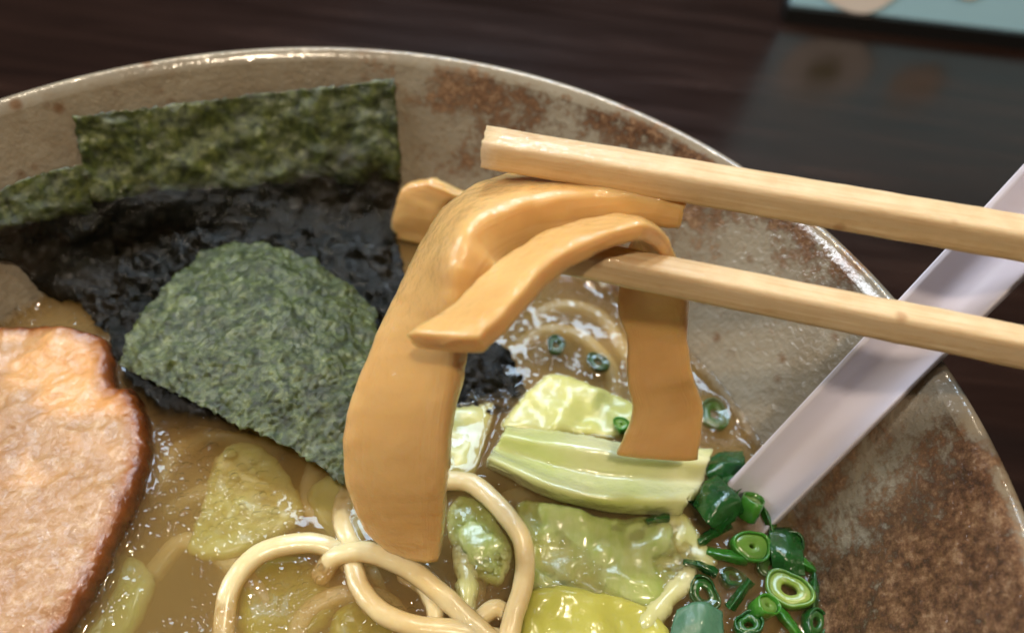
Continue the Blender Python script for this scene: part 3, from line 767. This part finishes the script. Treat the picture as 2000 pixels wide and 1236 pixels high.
B_ = [((786, 646, .112), (930, 655, .106)), ((880, 588, .113), (990, 594, .107)), ((965, 508, .115), (1066, 510, .109)), ((1060, 448, .117), (1136, 468, .110)),
      ((1160, 420, .120), (1210, 440, .112)), ((1228, 416, .124), (1268, 433, .114)), ((1262, 440, .129), (1312, 466, .119)), ((1235, 500, .133), (1335, 530, .126)),
      ((1212, 585, .137), (1346, 588, .132)), ((1228, 650, .140), (1344, 650, .137)), ((1224, 730, .142), (1352, 722, .140)), ((1233, 800, .145), (1368, 780, .144)), ((1204, 876, .149), (1362, 886, .148))]
o = ribbon('menma_strip', [(D(*a), D(*b)) for a, b in B_], [.0040, .0038, .0036, .0032, .003, .0028, .0026, .0026, .0024, .0024], MAT['menma'], 130, rough=.00025, jag=.0001, round_end=.0006, seed=2, power=.42, sink=SIDE, ns=36)
tag(o, 'narrow menma strip draped over the lower chopstick with a dangling end', 'menma', 'menma strips')
C_ = [((762, 452, .0), (850, 475, .0)), ((774, 400, .008), (862, 425, .008)), ((792, 362, .013), (880, 394, .012)), ((840, 350, .016), (915, 385, .014))]
o = ribbon('menma_strip', [(at_z(*a), at_z(*b)) for a, b in C_], [.004, .004, .004, .004, .004], MAT['menma'], 60, rough=.0003, jag=.001, seed=3, power=.6)
tag(o, 'menma piece still in the broth beside the upright nori', 'menma', 'menma strips')

# ---------------------------------------------------------------- chopsticks
def chopstick(a, b, length, h0, h1, roll, label, seed):
    a, b = np.asarray(a), np.asarray(b); t = (b - a) / np.linalg.norm(b - a); n = 80
    C = np.array([a + t * length * k / (n - 1) for k in range(n)])
    vdir = (CAM - a) - t * ((CAM - a) @ t); vdir /= np.linalg.norm(vdir); s = np.cross(t, vdir)
    cr_, sr = math.cos(roll), math.sin(roll)
    e1 = vdir * cr_ + s * sr; e2 = -vdir * sr + s * cr_
    half = np.linspace(h0, h1, n)[:, None] / 2
    o = sweep('chopstick', C, e1 * half, e2 * half, MAT['wood'], None, power=.42, ns=40, rough=.00009, seed=seed, jag=.0004)
    P = np.array([v.co[:] for v in o.data.vertices])
    u = (P - a) @ t
    o.data.attributes.new('edge', 'FLOAT', 'POINT').data.foreach_set('value', np.clip(1 - u / .032, 0, 1))
    return tag(o, label, 'chopstick', 'pair of chopsticks')


chopstick(D(945, 287, .1235), D(2000, 466, .1205), .225, .0052, .0066, .62, 'upper pale wooden chopstick with a blunt wet tip', 1)
chopstick(D(1080, 494, .1215), D(2000, 678, .1190), .225, .0047, .0066, .60, 'lower pale wooden chopstick with menma draped over it', 2)

# ---------------------------------------------------------------- spoon
S0 = at_z(1466, 986, .0); S1 = at_z(1785, 705, .0375)
ax = S1 - S0; ax /= np.linalg.norm(ax)
# the plastic soup spoon: trough-shaped handle, boat-shaped bowl sunk in the broth
E0 = (at_z(1425, 940, .004), at_z(1497, 1046, .0)); E1 = (at_z(1735, 605, .041), at_z(1843, 706, .038))
def handle_pt(t, s):   # t along, s across -1..1
    l = E0[0] + (E1[0] - E0[0]) * t; r = E0[1] + (E1[1] - E0[1]) * t
    return l * (1 - s) / 2 + r * (1 + s) / 2
wv = handle_pt(.5, 1) - handle_pt(.5, -1); wv /= np.linalg.norm(wv)
nv_ = np.cross(wv, ax); nv_ /= np.linalg.norm(nv_)
if nv_[2] < 0: nv_ = -nv_
verts = []; prof_n = 41
ts = np.linspace(-.12, 2.35, 80)
for t in ts:
    mid = handle_pt(t, 0); hw = np.linalg.norm(handle_pt(min(t, 1.8), 1) - handle_pt(min(t, 1.8), -1)) / 2
    if t > 2.05: hw *= math.sqrt(max(.02, 1 - ((t - 2.05) / .31) ** 2))
    lift = .006 * max(0, t - 1.0) ** 2
    up_ = []; dn = []
    for k in range(prof_n):
        s = -1 + 2 * k / (prof_n - 1)
        sag = -.0034 * (1 - min(1, abs(s / .84)) ** 2.0) - (.0030 * ((s - .84) / .16) ** 1.6 if s > .84 else 0)
        p = mid + wv * s * hw + nv_ * (sag + lift); up_.append(p)
        q = mid + wv * s * (hw - .0003) + nv_ * (sag + lift - .0016); dn.append(q)
    verts += up_ + dn[::-1]
n2 = prof_n * 2; faces = []
for i in range(len(ts) - 1):
    for k in range(n2):
        k2 = (k + 1) % n2; faces.append((i * n2 + k, i * n2 + k2, (i + 1) * n2 + k2, (i + 1) * n2 + k))
faces.append(tuple(range(n2))); faces.append(tuple((len(ts) - 1) * n2 + k for k in reversed(range(n2))))
spoon = tag(empty('soup_spoon', S0), 'white plastic soup spoon leaning on the bowl rim under the chopsticks', 'spoon')
mk('handle', verts, faces, MAT['spoon'], spoon)
# spoon bowl
root = handle_pt(-.05, 0) - nv_ * .002; fx = -np.array([ax[0], ax[1], 0]); fx /= np.linalg.norm(fx); fy = np.array([-fx[1], fx[0], 0]); ctr = root + fx * .020 + np.array([0, 0, -.006])
verts = []; faces = []; nr, na = 10, 40
for lay in (0, 1):
    for i in range(nr + 1):
        q = i / nr
        for k in range(na):
            a = 2 * math.pi * k / na; z = -.012 * (1 - q ** 2) - lay * .0015
            verts.append(ctr + fx * (.024 * q * math.cos(a)) + fy * (.016 * q * math.sin(a)) + np.array([0, 0, z + .002 * q * q * (-math.cos(a))]))
for lay in (0, 1):
    off = lay * (nr + 1) * na
    for i in range(nr):
        for k in range(na):
            k2 = (k + 1) % na; faces.append((off + i * na + k, off + i * na + k2, off + (i + 1) * na + k2, off + (i + 1) * na + k))
off = (nr + 1) * na
for k in range(na): faces.append((nr * na + k, nr * na + (k + 1) % na, off + nr * na + (k + 1) % na, off + nr * na + k))
o = mk('spoon_bowl', verts, faces, MAT['spoon'], spoon)

# ---------------------------------------------------------------- menu card standing on the table
p0 = at_z(1536, 38, TZ); p1 = at_z(2000, 92, TZ); ex = p1 - p0; ex[2] = 0; ex /= np.linalg.norm(ex)
card = tag(empty('menu_card', p0), 'light blue printed menu card in a black stand on the table', 'menu card')
ey = np.array([-ex[1], ex[0], 0]); tz = np.array([0, 0, 1.0]) * .97 + ey * .24


def slab(name, u0, u1, v0, v1, t0, t1, mat):
    vs = [p0 + ex * u + tz * v + ey * t for u in (u0, u1) for v in (v0, v1) for t in (t0, t1)]
    return mk(name, vs, [(0, 1, 3, 2), (4, 6, 7, 5), (0, 4, 5, 1), (2, 3, 7, 6), (0, 2, 6, 4), (1, 5, 7, 3)], mat, card, False)


def disc(name, u, v, ru, rv, t, mat, wob=0.):
    vs = [p0 + ex * (u + ru * (1 + wob * math.sin(3 * a + 1)) * math.cos(a)) + tz * (v + rv * (1 + wob * math.sin(4 * a)) * math.sin(a)) + ey * t for a in np.linspace(0, 2 * np.pi, 40, endpoint=False)]
    vs2 = [v_ + ey * .0004 for v_ in vs]; n = len(vs)
    return mk(name, vs + vs2, [tuple(range(n)), tuple(n + k for k in reversed(range(n)))] + [(k, (k + 1) % n, n + (k + 1) % n, n + k) for k in range(n)], mat, card, False)


slab('stand', -.002, .22, 0, .007, -.004, .008, mat_simple('black_plastic', lin(16, 14, 13), .4))
slab('card', 0, .215, .007, .14, 0, .002, mat_simple('card_blue', lin(176, 222, 242), .5))
disc('printed_flower', .030, .029, .024, .022, -.0006, mat_simple('card_white', lin(244, 234, 226), .5), .04)
disc('flower_centre', .030, .031, .009, .009, -.0012, mat_simple('card_olive', lin(128, 128, 40), .5), .05)
disc('printed_petal', .080, .033, .014, .014, -.0006, mat_simple('card_cream', lin(226, 206, 186), .5), .05)
